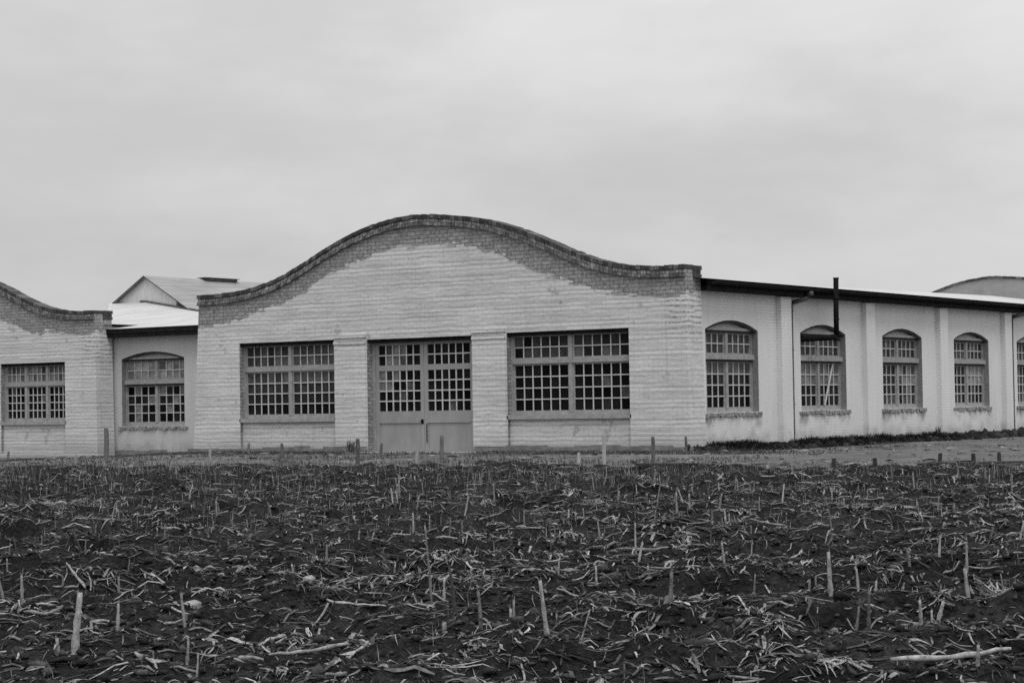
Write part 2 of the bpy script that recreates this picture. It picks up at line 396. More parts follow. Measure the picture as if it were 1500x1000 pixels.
def flat_window(par, frm, u0, u1, z0, z1, nlights, zt, label=None, tones_up=dirty(.0, .16), tones_lo=dirty(0, .02), ncol=6):
    """oblong window: nlights lower sashes and as many fanlights over a transom at height zt"""
    f = MB(*frm); D0, D1 = -.33, -.22
    w = .09
    f.box(u0, u0 + w, z0, z1, D0, D1); f.box(u1 - w, u1, z0, z1, D0, D1)
    f.box(u0 + w, u1 - w, z1 - .10, z1, D0, D1 - .004); f.box(u0 + w, u1 - w, z0, z0 + .10, D0, D1 - .004); f.box(u0 + w, u1 - w, zt - .07, zt + .07, D0, D1 + .03)
    W = (u1 - u0 - 2 * w); mw = .13
    cell = (W - mw * (nlights - 1)) / nlights
    secs = []
    for k in range(nlights):
        a = u0 + w + k * (cell + mw); b = a + cell
        if k: f.box(a - mw, a, z0 + .10, zt - .07, D0, D1 + .01); f.box(a - mw, a, zt + .07, z1 - .10, D0, D1 + .01)
        for (za, zb, nr, tn) in ((z0 + .10, zt - .07, 4, tones_lo), (zt + .07, z1 - .10, 2, tones_up)):
            frame_rect(f, a, b, za, zb, .055, D0 + .02, D1 - .03)
            gl = MB(*frm); br = MB(*frm); secs.append((gl, br))
            panes(gl, a + .05, b - .05, za + .05, zb - .05, ncol, nr, -.295, tn)
            bars(br, a + .055, b - .055, za + .055, zb - .055, ncol, nr, -.288)
    win = f.build('window', M['frame'], par)
    for gl, br in secs: gl.build('pane', M['glass'], win); br.build('glazing_bar', M['bars'], win)
    li = MB(*frm); li.box(u0 + .003, u1 - .003, z1 - .11, z1 - .004, -.215, -.06); li.build('head_shadow_bar', M['iron_and_shade'], win)  # dark bar added as the shade under the window head
    s = MB(*frm); s.box(u0 - .04, u1 + .04, z0 - .12, z0 - .002, -.33, -.0); s.build('sill', M['sillw'], win)
    if label: win['label'] = label
    return win

def arched_window(par, frm, uc, z0, zs, rise, width=3.42, ncol=4, label=None, up=dirty(.02, .2), lo=dirty(0, .05), curtain=None):
    u0, u1 = uc - width/2, uc + width/2
    f = MB(*frm); D0, D1 = -.32, -.22; w = .055; zt = z0 + 1.72
    f.box(u0, u0 + w, z0, zs, D0, D1); f.box(u1 - w, u1, z0, zs, D0, D1)
    f.box(u0, u1, zs - .0, zs + .09, D0, D1 + .10)                     # head rail
    f.box(u0 + w, u1 - w, z0, z0 + .12, D0, D1 - .004); f.box(u0 + w, u1 - w, zt - .04, zt + .12, D0, D1 + .12)
    f.box(uc - .075, uc + .075, z0 + .12, zt - .045, D0, D1 + .02); f.box(uc - .075, uc + .075, zt + .122, zs - .002, D0, D1 + .02)
    secs = []
    for a, b in ((u0 + w, uc - .075), (uc + .075, u1 - w)):
        for (za, zb, nr, tn) in ((z0 + .12, zt - .10, 4, lo), (zt + .12, zs - .07, 2, up)):
            frame_rect(f, a, b, za, zb, .048, D0 + .02, D1 - .03)
            tt = tn; gl = MB(*frm); br = MB(*frm); secs.append((gl, br))
            if curtain and nr == 4: tt = (lambda i, j, a=a: curtain(a > uc, i, j))
            panes(gl, a + .043, b - .043, za + .043, zb - .043, ncol, nr, -.29, tt)
            bars(br, a + .048, b - .048, za + .048, zb - .048, ncol, nr, -.283, .038)
    win = f.build('window', M['frame'], par)
    for gl, br in secs: gl.build('pane', M['glass'], win); br.build('glazing_bar', M['bars'], win)
    t = MB(*frm); n = 16
    arc = lambda u: zs + rise * (1 - ((u - uc) / (width/2)) ** 2)
    for i in range(n):
        a = u0 + width * i / n; b = u0 + width * (i + 1) / n
        t.quad([(a, zs + .088, -.20), (b, zs + .088, -.20), (b, max(arc(b), zs + .089) + .02, -.20), (a, max(arc(a), zs + .089) + .02, -.20)])
    t.build('arch_panel', M['tymp'], win)
    t = MB(*frm); up_ = [(u0 + width * i / n, arc(u0 + width * i / n) + .025) for i in range(n + 1)]
    for (a, za), (b, zb) in zip(up_, up_[1:]):
        t.quad([(a, za - .085, -.06), (b, zb - .085, -.06), (b, zb, -.06), (a, za, -.06)]); t.quad([(a, za - .085, -.06), (b, zb - .085, -.06), (b, zb - .085, -.26), (a, za - .085, -.26)])
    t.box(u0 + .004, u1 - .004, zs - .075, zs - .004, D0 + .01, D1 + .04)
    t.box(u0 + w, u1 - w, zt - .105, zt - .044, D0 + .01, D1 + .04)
    t.build('shadow_strip', M['shade_strip'], win)  # dark strips stand in for shadow lines under arch, rail and transom
    s = MB(*frm)
    k = u0 - .16
    while k < u1 + .16:                                                  # crumbling brick-on-edge sill
        L = random.uniform(.09, .24); s.box(k, min(k + L - .012, u1 + .18), z0 - random.uniform(.10, .17), z0 - .004 - random.uniform(0, .02), -.34, random.uniform(.02, .09)); k += L
    s.build('sill', M['sill'], win)
    if label: win['label'] = label
    return win

FRONT = ((1, 0, 0), (0, -1, 0), (0, 0, 0))
def batter(x0, x1, amt, inset=0.):
    def f(q):
        k = max(0., 1 - max(q.z, 0) / 5.2)
        if q.x > x1 - 1.0: q.x += amt * k * (1 - (x1 - q.x) / 1.0) if q.x <= x1 else amt * k
        if q.x < x0 + 1.0: q.x += inset * (1 - k) * (1 - max(q.x - x0, 0) / 1.0)
        return q
    return f

def coping(par, frm, x0, x1, off, back=-.45, pf=prof, dz=0.):
    mb = MB(*frm); us = list(np.linspace(x0, x1, 120))
    us[0] -= .03; us[-1] += .03
    for (za, zb, d, tn) in ((-.085, .045, .10, .05), (-.20, -.10, .045, .75), (-.315, -.215, .085, .3)):
        for i, (a, b) in enumerate(zip(us, us[1:])):
            jz, jd = random.gauss(0, .007), random.gauss(0, .009); pa, pb = pf(a - off) + dz + jz, pf(b - off) + dz + jz; g_ = .008
            P = [(a + g_, pa + za), (b - g_, pb + za), (b - g_, pb + zb), (a + g_, pa + zb)]
            bk = back - .05 if za > -.1 else -.02; n1 = len(mb.a)
            mb.quad([(u, z, d + jd) for u, z in P]); mb.quad([(u, z, bk) for u, z in P])
            for k in range(4):
                A, C_ = P[k], P[(k + 1) % 4]; mb.quad([(A[0], A[1], d + jd), (C_[0], C_[1], d + jd), (C_[0], C_[1], bk), (A[0], A[1], bk)])
            tt = tn + random.uniform(-.22, .22)
            for q in range(n1, len(mb.a)): mb.a[q] = max(tt, 0)
    return mb

# ------------------------------------------------------------------ main building
B = thing('workshop_building', 'long whitewashed brick workshop with curved parapet, glazed double doors and row of arched side windows', 'building', (0, 0, 0))
OPN = [(-18.3, -13.95, 0.0, flat(3.88)), (-12.5, -8.1, -.4, flat(3.84)), (-6.7, -2.05, 0.0, flat(3.88))]
mb = MB(*FRONT)
tone = lambda u, z: z - band(u)
wall(mb, -20.6, 0, -.4, lambda u: prof(u) - .05, OPN, .45, tone)
def corner_pier(mb, u0, u1, ztop, tn):
    for (a, b) in (((u0, -.45), (u1, -.45)), ((u1, -.45), (u1, -.95)), ((u1, -.95), (u0, -.95)), ((u0, -.95), (u0, -.45))):
        mb.quad([(a[0], -.4, a[1]), (b[0], -.4, b[1]), (b[0], ztop, b[1]), (a[0], ztop, a[1])], [tn(-.4), tn(-.4), tn(ztop), tn(ztop)])
    mb.quad([(u0, ztop, -.45), (u1, ztop, -.45), (u1, ztop, -.95), (u0, ztop, -.95)], tn(ztop))
corner_pier(mb, -.7, 0, 5.62, lambda z: z - 4.95); corner_pier(mb, -20.6, -19.9, 5.55, lambda z: z - 4.5)
fw = mb.build('front_wall', M['brick'], B, warp=batter(-20.6, 0, .12, .38))
cp = coping(B, FRONT, -20.22, 0, 0)
for (u0, u1, zt) in ((-.7, .03, 5.70), (-20.25, -19.6, 5.63)):
    cp.box(u0, u1, zt - .085, zt + .045, -.51, -1.0); cp.box(u0 + .02, u1 - .02, zt - .2, zt - .1, -.46, -.97); cp.box(u0, u1, zt - .315, zt - .215, -.46, -.99)
cp.build('coping', M['coping'], fw)
for a, b, z in ((-18.3, -13.95, 1.2), (-6.7, -2.05, 1.2)):              # brick aprons set back under the windows
    m2 = MB(*FRONT); m2.box(a + .002, b - .002, -.4, z - .12, -.4, -.12, -9.); m2.build('window_apron', M['brick'], B)
def ragged_plinth(par, frm, spans, zb=-.4, h=.2, d=.035):
    for a, b in spans:
        m = MB(*frm); u = a
        while u < b - .01:
            e = min(b, u + random.uniform(.5, 1.6)); m.box(u, e, zb, h + random.uniform(-.05, .05), -.05 if d > 0 else -.2, d + random.uniform(-.008, .008)); u = e
        m.build('plinth', M['plinth'], par)
ragged_plinth(B, FRONT, [(-20.85, -12.52), (-8.08, .18)])
flat_window(B, FRONT, -18.3, -13.95, 1.2, 3.88, 2, 2.93, tones_up=dirty(.01, .12), tones_lo=lambda i, j: random.uniform(0, .015) + (.10 if j > .9 and random.random() < .5 else .05 * j))
flat_window(B, FRONT, -6.7, -2.05, 1.2, 3.88, 2, 2.93, tones_up=dirty(.0, .06), tones_lo=dirty(0, .012, .06))

def double_door(par):
    u0, u1, z1 = -12.5, -8.1, 3.84
    f = MB(*FRONT); D0, D1 = -.36, -.27
    f.box(u0, u0 + .13, 0, z1, D0, D1); f.box(u1 - .13, u1, 0, z1, D0, D1); f.box(u0 + .13, u1 - .13, z1 - .12, z1, D0, D1 - .004)
    fr = f.build('door_frame', M['frame'], par)
    li = MB(*FRONT); li.box(u0 + .003, u1 - .003, z1 - .115, z1 - .004, -.26, -.06); li.build('head_shadow_bar', M['iron_and_shade'], fr)  # dark bar painted in for the shadow below the door head
    mid = (u0 + u1) / 2
    for k, (a, b) in enumerate(((u0 + .135, mid - .006), (mid + .006, u1 - .135))):
        d = MB(*FRONT); e0, e1 = -.36, -.29; st = .15
        d.box(a, a + st, .03, z1 - .13, e0, e1); d.box(b - st, b, .03, z1 - .13, e0, e1)
        for za, zb in ((.03, .14), (1.02, 1.40), (2.76, 2.95), (3.62, z1 - .13)): d.box(a + st, b - st, za, zb, e0, e1 - .003)
        d.box(a + st, b - st, .14, 1.02, e0, e1 - .025)                   # solid lower panel
        d.box(a + st - .02, b - st + .02, 1.0, 1.04, e0, e1 + .015)       # weather bead
        lf = d.build('door', M['door'], par)
        g = MB(*FRONT); br = MB(*FRONT); g2 = MB(*FRONT); br2 = MB(*FRONT)
        panes(g, a + st - .01, b - st + .01, 1.39, 2.77, 6, 4, -.335, (lambda i, j: .16 if (k == 0 and j > .6 and i < .75 and random.random() < .45) else (random.uniform(.03, .1) if random.random() < .07 else random.uniform(0, .012))))
        panes(g2, a + st - .01, b - st + .01, 2.94, 3.63, 6, 2, -.335, (lambda i, j: random.uniform(.05, .22) if (k == 0 and .15 < i < .7) else random.uniform(0, .02)))
        bars(br, a + st, b - st, 1.40, 2.76, 6, 4, -.328, .042); bars(br2, a + st, b - st, 2.95, 3.62, 6, 2, -.328, .042)
        for q in (g, g2): q.build('pane', M['glass'], lf)
        for q in (br, br2): q.build('glazing_bar', M['bars'], lf)
        h = MB(*FRONT); hu = b - .08 if k == 0 else a + .10
        if k == 0: h.box(hu - .05, hu + .05, .97, 1.12, -.288, -.272); h.tube([(hu, 1.05, -.28), (hu, 1.05, -.22), (hu - .07, 1.05, -.215)], .014, 8)
        else: h.tube([(hu, .35, -.288), (hu, .38, -.262), (hu, .95, -.262), (hu, .98, -.288)], .014, 8)
        h.build('handle' if k == 0 else 'bolt', M['iron_and_shade'], lf)
double_door(B)
st = MB(*FRONT); st.box(-12.45, -8.15, -.2, .03, -.36, .0); st.box(-12.9, -7.2, -.2, .045, .003, .9); st.build('doorstep', M['slab'], B)

for a, b in ((-13.9, -12.56), (-8.04, -6.75)):
    m2 = MB(*FRONT); m2.box(a, b, .22, 3.70, -.02, .045, -9.); m2.box(a - .02, b + .02, 3.703, 3.80, -.02, .075, -9.); m2.box(a - .005, b + .005, 3.815, 3.90, -.02, .055, -9.); m2.box(a - .03, b + .03, 3.915, 4.02, -.02, .09, -9.)
    m2.build('door_pier', M['brick'], B)

# side wing
WX = -.12
SIDE = ((0, 1, 0), (1, 0, 0), (WX, 0, 0))
DEPTH = 50.
centres = [3.1 + 6.4 * i for i in range(8)]
Z0, ZS, RISE, WW = 1.2, 3.80, .30, 3.42
def arc_top(c): return lambda u: ZS + .02 + RISE * max(0., 1 - ((u - c) / (WW/2)) ** 2)
mb = MB(*SIDE)
wall(mb, .95, DEPTH - .5, -.4, flat(5.12), [(c - WW/2, c + WW/2, Z0, arc_top(c)) for c in centres], .45, step=.8)
mb.build('side_wall', M['plaster'], B)
for i, c in enumerate(centres):
    cur = [None, lambda r, x, j: (.12 + .1 * random.random()) if j > .6 else random.uniform(0, .03),
           lambda r, x, j: (.30 * random.random() if r else .05 * random.random()) if j > .2 else .12 * random.random(),
           lambda r, x, j: (.28 if (r and j > .6) else random.uniform(0, .06))][i % 4]
    if i == 0: cur = lambda r, x, j: .09 + .06 * random.random() if j > .9 else (random.uniform(.0, .06) if j > .5 else random.uniform(0, .008))
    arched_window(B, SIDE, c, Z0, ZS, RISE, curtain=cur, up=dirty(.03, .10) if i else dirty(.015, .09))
for c in [6.45 + 6.4 * i for i in range(7)]:
    m2 = MB(*SIDE); m2.box(c - .36, c + .36, -.4, 4.96, -.05, .20)
    m2.build('pilaster', M['plaster'], B)
# brick leaning board behind the second window: a pale batten seen through the panes is left as a propped batten outside the sash
bt = MB(*SIDE); bt.tube([(9.95, 1.36, -.225), (10.62, 2.80, -.225)], .035, 6); bt.build('batten', M['bars'], B)
# eaves
m2 = MB(*SIDE); m2.box(.95, DEPTH - .45, 5.0, 5.14, -.02, .40); m2.box(.95, DEPTH - .45, 5.145, 5.33, .34, .44); m2.build('fascia', M['eave'], B)
gt = MB(*SIDE); n = 10
for u0, u1 in ((1.0, 25.2), (25.21, DEPTH - .5)):
    ring = []
    for u in (u0, u1):
        ring.append([gt.p(u, 5.27 - .11 * math.sin(math.pi * k / n), .54 - .10 * math.cos(math.pi * k / n)) for k in range(n + 1)])
    for k in range(n): gt.f.append([ring[0][k], ring[0][k+1], ring[1][k+1], ring[1][k]])
    for rr in ring: gt.f.append(rr)
gt.build('gutter', M['eave'], B)
for u in (6.95, 26.2):
    p = MB(*SIDE); p.tube([(u + .55, 5.2, .54), (u + .55, 5.02, .54), (u + .45, 4.93, .48), (u + .10, 4.80, .14), (u, 4.70, .10), (u, .18, .10), (u + .04, .10, .2)], .075, 10)
    for z in (1.4, 3.2, 4.5): p.box(u - .075, u + .075, z, z + .05, -.01, .165)
    p.box(u + .46, u + .64, 5.03, 5.17, .45, .63)
    p.build('drainpipe', M['pipe'], B, True)
# stovepipe out of the second window
p = MB(*SIDE)
p.tube([(8.05, 3.60, -.30), (8.10, 3.61, -.24), (8.86, 3.66, .66), (9.0, 3.67, .75)], .10, 12)
p.tube([(9.0, 3.60, .75), (9.0, 4.6, .75), (9.02, 5.66, .76)], .09, 12); p.tube([(9.0, 3.54, .75), (9.0, 3.64, .75)], .105, 12)
for z in (4.25, 4.95): p.tube([(9.005, z, .753), (9.005, z + .05, .753)], .102, 12)
p.tube([(9.02, 5.64, .76), (9.02, 5.68, .76)], .105, 12)
p.box(8.0, 8.35, 3.40, 3.80, -.32, -.285)
p.build('stovepipe', M['iron_and_shade'], B, True)
# roof: low pitch to a ridge behind the parapet
def ridge_z(y): return 6.42 + max(0, (y - 12)) * .0125
ys = np.linspace(.5, DEPTH - .1, 40); mb = MB()
for a, b in zip(ys, ys[1:]):
    for (x0, z0, x1, z1a, z1b) in ((.40, 5.335, -10.2, ridge_z(a), ridge_z(b)), (-20.9, 5.335, -10.2, ridge_z(a), ridge_z(b))):
        mb.quad([(x0, z0, -a), (x0, z0, -b), (x1, z1b, -b), (x1, z1a, -a)])
mb.build('roof', M['roofw'], B)
# far gable: same curve seen over the roof
rb = thing  # keep name free
mb = MB((1, 0, 0), (0, 1, 0), (0, DEPTH, 0))
wall(mb, -20.6, 0, -.4, lambda u: prof(u) - .05, [], .45, lambda u, z: .6, step=.4)
rw = mb.build('rear_wall', mat_simple('rendered_gable', .24, .32, 1.2, (1, 1, 2), .95), B)
coping(B, ((1, 0, 0), (0, 1, 0), (0, DEPTH, 0)), -20.6, 0, 0).build('coping', M['coping'], rw)
mb = MB((0, 1, 0), (-1, 0, 0), (-20.6, 0, 0)); mb.box(.5, DEPTH - .5, -.6, 5.2, -.3, 0); mb.build('side_wall', M['plaster'], B)

# ------------------------------------------------------------------ left building
LY, LX = 4.0, -29.75
LB = thing('gabled_building', 'whitewashed brick building with curved parapet cut by the left edge of the photo', 'building', (LX, LY, -.12))
LF = ((1, 0, 0), (0, -1, 0), (0, 0, 0))
mb = MB(*LF)
wall(mb, -20.6, 0, -.5, lambda u: prof(u) - .05, [(-5.55, -1.72, .0, flat(3.72))], .45, lambda u, z: z - band(u) + (.25 if u < -3 else .0), step=.25)
corner_pier(mb, -.7, 0, 5.62, lambda z: z - 4.95)
lw = mb.build('front_wall', M['brick'], LB, warp=batter(-20.6, 0, .12))
cp = coping(LB, LF, -20.6, 0, 0); cp.box(-.7, .03, 5.615, 5.745, -.51, -1.0); cp.box(-.68, .01, 5.5, 5.6, -.46, -.97); cp.box(-.7, .03, 5.385, 5.485, -.46, -.99)
cp.build('coping', M['coping'], lw)
m2 = MB(*LF); m2.box(-5.548, -1.722, -.5, 1.18, -.4, -.12, -9.); m2.build('window_apron', M['brick'], LB)
flat_window(LB, LF, -5.55, -1.72, 1.3, 3.72, 3, 2.84, tones_up=dirty(.10, .26), tones_lo=dirty(0, .02), ncol=4)
mb = MB(); mb.box(-20.6, -.12, -.6, 5.1, -40., -.5); mb.build('body_wall', M['plaster'], LB)
mb = MB()
for x0 in (.1, -20.9): mb.quad([(x0, 5.2, -.5), (x0, 5.2, -40), (-10.3, 6.4, -40), (-10.3, 6.4, -.5)])
mb.build('roof', M['roofw'], LB)

# ------------------------------------------------------------------ link between the two
KY = 5.1
K = thing('link_building', 'low recessed link with one arched window and bright sheet lean-to roof between the two gables', 'building', (-25.2, KY, -.25))
KF = ((1, 0, 0), (0, -1, 0), (0, 0, 0)); kc = -2.42
mb = MB(*KF)
ka = lambda u: 3.90 + .27 * max(0., 1 - ((u - kc) / 1.73) ** 2)
wall(mb, -4.6, 4.6, -.4, flat(4.86), [(kc - 1.73, kc + 1.73, 1.2, ka)], .4, step=.6)
mb.build('wall', M['plaster_shaded'], K)  # plaster colour darkened for the shade in this recess
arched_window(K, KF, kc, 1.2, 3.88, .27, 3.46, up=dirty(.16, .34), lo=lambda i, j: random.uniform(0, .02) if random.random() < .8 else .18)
mb = MB(); P5 = [(-4.65, 5.12, .5), (4.6, 5.12, .5), (1.2, 5.75, -6.9), (-6.4, 6.13, -6.9), (-9.6, 6.66, -6.92), (-11.9, 6.70, -6.9)]
for k in range(1, 5): mb.quad([P5[0], P5[k], P5[k + 1]])
rf = mb.build('roof', M['roofw'], K)
mb = MB(); mb.tube([(-9.9, 6.70, -6.85), (-9.6, 6.69, -6.85), (-6.4, 6.16, -6.83), (-4.0, 6.04, -6.83)], .055, 6); mb.build('flashing', M['pipe'], rf)
mb = MB(*KF); mb.box(-4.55, 4.6, 4.78, 4.94, .0, .42); mb.box(-4.55, 4.6, 4.945, 5.10, .40, .47); mb.build('fascia', M['eave'], K)
ragged_plinth(K, KF, [(-4.5, 4.5)], -.4, .2)

# ------------------------------------------------------------------ gabled roof house behind
HX, HY = -34.8, 12.
H = thing('rear_gabled_shed', 'small boarded gable with grey ridged roof rising behind the bright lean-to', 'building', (HX, HY, 0))
hw, hz0, hz1, L = 1.86, 6.42, 7.50, 30.
mb = MB(); mb.quad([(-hw, 0, 0), (hw, 0, 0), (hw, hz0, 0), (-hw, hz0, 0)]); mb.f.append([mb.p(-hw, hz0, 0), mb.p(hw, hz0, 0), mb.p(0, hz1, 0)])
for x in (-hw, hw): mb.quad([(x, 0, 0), (x, hz0, 0), (x, hz0, -L), (x, 0, -L)])
mb.build('wall', M['board'], H)
mb = MB()
for sx in (-1, 1):
    x1 = sx * (hw + (.12 if sx < 0 else 1.6)); z1 = hz1 - (hz1 - hz0) * abs(x1) / hw
    for k in (0, .05): mb.quad([(0, hz1 + .03 + k, .15), (x1, z1 + .03 + k, .15), (x1, z1 + .03 + k, -L), (0, hz1 + .03 + k, -L)])
    mb.quad([(x1, z1 + .03, .15), (x1, z1 + .08, .15), (x1, z1 + .08, -L), (x1, z1 + .03, -L)])
mb.build('roof', M['roofg'], H)
mb = MB()
for sx in (-1,):
    x1 = sx * (hw + .12); z1 = hz1 - (hz1 - hz0) * abs(x1) / hw
    mb.quad([(0, hz1 - .07, .16), (0, hz1 + .085, .16), (x1, z1 + .085, .16), (x1, z1 - .07, .16)])
mb.build('barge_board', M['pipe'], H)
mb = MB(); x1 = hw + 1.6; z1 = hz1 - (hz1 - hz0) * x1 / hw; mb.box(x1 - .03, x1 + .05, z1 - .05, z1 + .09, -.3, -L); mb.build('eave_board', M['pipe'], H)
mb = MB(); mb.box(-.2, .2, hz1 + .02, hz1 + .13, -3.7, -5.8); mb.box(-.27, .27, hz1 + .13, hz1 + .16, -3.6, -5.9); mb.build('ridge_vent', M['pipe'], H)

# ------------------------------------------------------------------ stakes and pegs
def gz(x, y): return float(base_z(np.array([x]), np.array([y]))[0])
def stake(x, y, h, r, mat, label, lean=0., group='marker stakes along the yard'):
    mb = MB(); k = random.uniform(-.02, .02); n = 5; pts = []
    for i in range(n + 1):
        t = i / n; pts.append((lean * t + k * math.sin(t * 3), -.15 + (h + .15) * t, .01 * math.sin(t * 5 + k * 90)))
    mb.tube(pts, [r * 1.05, r, r, r * .97, r * .95, r * .8], 6)
    o = mb.build('wooden_stake', M[mat]); o.location = (x, y, gz(x, y)); o.rotation_euler = (0, 0, random.uniform(0, .5))
    return tag(o, label, 'stake', group)
stake(-21.0, -3.9, 1.02, .085, 'wood', 'thick dark stake between the far left building and the arched link window')
stake(-9.68, -10.74, .45, .045, 'woodpale', 'short pale stake before the left corner of the workshop front')
stake(-15.87, -2.25, .40, .05, 'wood', 'dark stub of a stake under the left edge of the left front window')
stake(-13.01, -3.84, .42, .06, 'wood', 'dark stake standing under the middle of the left front window')
stake(.29, -16.3, .78, .055, 'wood', 'crooked dark stake near the left jamb of the double doors', .05)
stake(-8.5, -4.3, .42, .05, 'wood', 'faint grey stake before the left leaf of the double doors')
stake(1.99, -16.1, .50, .05, 'woodpale', 'pale stake before the left leaf of the double doors')
stake(-4.5, -6.5, .68, .065, 'wood', 'dark stake standing before the right leaf of the double doors')
stake(4.54, -11.87, .78, .05, 'woodpale', 'tall pale stake under the right front window')
stake(3.17, -10.92, .30, .05, 'woodpale', 'very short pale stake under the right front window')
stake(4.31, -9.16, .66, .06, 'wood', 'dark stake between the right front window and the building corner')
stake(.81, -1.51, .52, .045, 'wood', 'thin dark stake at the right hand corner of the workshop front')
stake(-8.19, -17.4, .42, .045, 'woodpale', 'short pale stake before the far left building')
stake(-23.97, -5.66, .38, .045, 'wood', 'thin grey stake at the foot of the far left window')
for (x, y, h, tx) in ((12.15, -14.6, .27, 'leftmost dark peg on the road edge, before the stovepipe window'), (12.75, -13.9, .26, 'thin dark peg on the road edge, second from the left'),
                  (13.3, -11.6, .30, 'thick dark peg on the road edge, middle of the five'), (13.8, -11.0, .28, 'dark peg on the road edge, second from the right'), (13.9, -9.6, .27, 'slim dark peg on the road edge nearest the right edge of the photo')):
    stake(x, y, h, .055, 'wooddark', tx, random.uniform(-.03, .04), 'pegs along the road edge')
# dark timber edging along the road
def edging(pts, label, h=.11):
    mb = MB()
    for (a, b) in zip(pts, pts[1:]):
        d = Vector((b[0] - a[0], b[1] - a[1])); n = Vector((-d.y, d.x)).normalized() * .03
        q = [(a[0] - n.x, a[1] - n.y), (b[0] - n.x, b[1] - n.y), (b[0] + n.x, b[1] + n.y), (a[0] + n.x, a[1] + n.y)]
        lo = [mb.p(x, -.1, -y) for x, y in q]; hi = [mb.p(x, h + random.uniform(-.02, .02), -y) for x, y in q]
        mb.f += [lo[::-1], hi] + [[lo[i], lo[(i+1) % 4], hi[(i+1) % 4], hi[i]] for i in range(4)]
    return tag(mb.build('edging_board', M['wooddark']), label, 'edging board', 'boards along the road')
edging([(11.9, -14.72), (12.3, -14.5), (12.8, -14.25)], 'short dark edging board between the two leftmost road pegs', .08)
edging([(13.2, -12.6), (14.0, -11.6), (15.4, -10.2)], 'dark edging board along the road by the right edge of the photo', .09)
edging([(6.9, -14.2), (8.4, -14.6), (10.15, -15.1)], 'dark edging board in front of the workshop corner, ending where the road begins', .15)

# ------------------------------------------------------------------ batches of blades and stalks
def tubes(P, rad, sides, tone):
    N, Kk, _ = P.shape
    d = P[:, -1] - P[:, 0]; d /= np.linalg.norm(d, axis=1, keepdims=True) + 1e-9
    ref = np.where(np.abs(d[:, 2:3]) > .8, np.array([[1., 0, 0]]), np.array([[0, 0, 1.]]))
    e = np.cross(d, ref); e /= np.linalg.norm(e, axis=1, keepdims=True) + 1e-9; g = np.cross(d, e)
    an = np.arange(sides) * 2 * np.pi / sides
    ring = e[:, None, None, :] * np.cos(an)[None, None, :, None] + g[:, None, None, :] * np.sin(an)[None, None, :, None]
    V = P[:, :, None, :] + ring * rad[:, :, None, None]
    idx = np.arange(N * Kk * sides).reshape(N, Kk, sides); nx = np.roll(idx, -1, 2)
    F = np.stack([idx[:, :-1], nx[:, :-1], nx[:, 1:], idx[:, 1:]], -1).reshape(-1, 4)
    caps = []
    if sides == 4: caps = [idx[:, 0, ::-1].reshape(-1, 4), idx[:, -1].reshape(-1, 4)]
    return V.reshape(-1, 3), np.concatenate([F] + caps), np.repeat(tone, Kk * sides)
def strips(P, side, wid, tone):
    N, Kk, _ = P.shape
    V = np.stack([P - side[:, None, :] * wid[:, :, None], P + side[:, None, :] * wid[:, :, None]], 2)
    idx = np.arange(N * Kk * 2).reshape(N, Kk, 2)
    F = np.stack([idx[:, :-1, 0], idx[:, :-1, 1], idx[:, 1:, 1], idx[:, 1:, 0]], -1).reshape(-1, 4)
    return V.reshape(-1, 3), F, np.repeat(tone, Kk * 2)
def join(name, parts, mat, kind='stuff', smooth=False):
    Vs, Fs, Ts, o = [], [], [], 0
    for V, F, T in parts: Vs.append(V); Fs.append(F + o); Ts.append(T); o += len(V)
    me = np_mesh(name, np.concatenate(Vs), np.concatenate(Fs), {'tone': np.concatenate(Ts)}, smooth); me.materials.append(mat)
    return tag(link(bpy.data.objects.new(name, me)), kind=kind)
def scatter(n, v0, v1, half=.36, pw=1.0):
    n = int(n * half / .30)
    v = np.sqrt(rng.uniform(v0 ** 2, v1 ** 2, n)) if pw == 1 else v0 * (v1 / v0) ** rng.uniform(0, 1, n)
    u = rng.uniform(-1, 1, n) * (half * v + 1.2)
    x, y = to_world(u, v); k = in_field(x, y) > .6
    return x[k], y[k]
def heaps(x, y):       # residue gathers on the crests of the clods and leaves the hollows bare
    u = (x - CAMX) * RX + (y - CAMY) * RY; v = (x - CAMX) * FX + (y - CAMY) * FY
    return .55 * vnoise(u * 1.5, v * 2.8, 2) + .45 * vnoise(u * 4.2, v * 6.2, 4) + .5 * vnoise(u * .8, v * 1.3, 23) + .3 * rng.normal(0, .35, len(x))
def lying(x, y, L, sag, kk=4, lift=.008, ang=None):
    n = len(x); a = rng.uniform(0, 2 * np.pi, n) if ang is None else ang; t = np.linspace(-.5, .5, kk)
    bend = rng.normal(0, .09, n)
    px = x[:, None] + np.cos(a)[:, None] * t * L[:, None] - np.sin(a)[:, None] * bend[:, None] * L[:, None] * (t * t * 4)
    py = y[:, None] + np.sin(a)[:, None] * t * L[:, None] + np.cos(a)[:, None] * bend[:, None] * L[:, None] * (t * t * 4)
    z = field_z(px.ravel(), py.ravel()).reshape(n, kk)
    zl = z.mean(1, keepdims=True) * .6 + z * .4; pz = np.maximum(z, zl) + lift + sag[:, None] * (1 - t * t * 4) + rng.normal(0, .06, n)[:, None] * t * L[:, None]
    pz = np.maximum(pz, z + .003)
    return np.stack([px, py, pz], -1), a

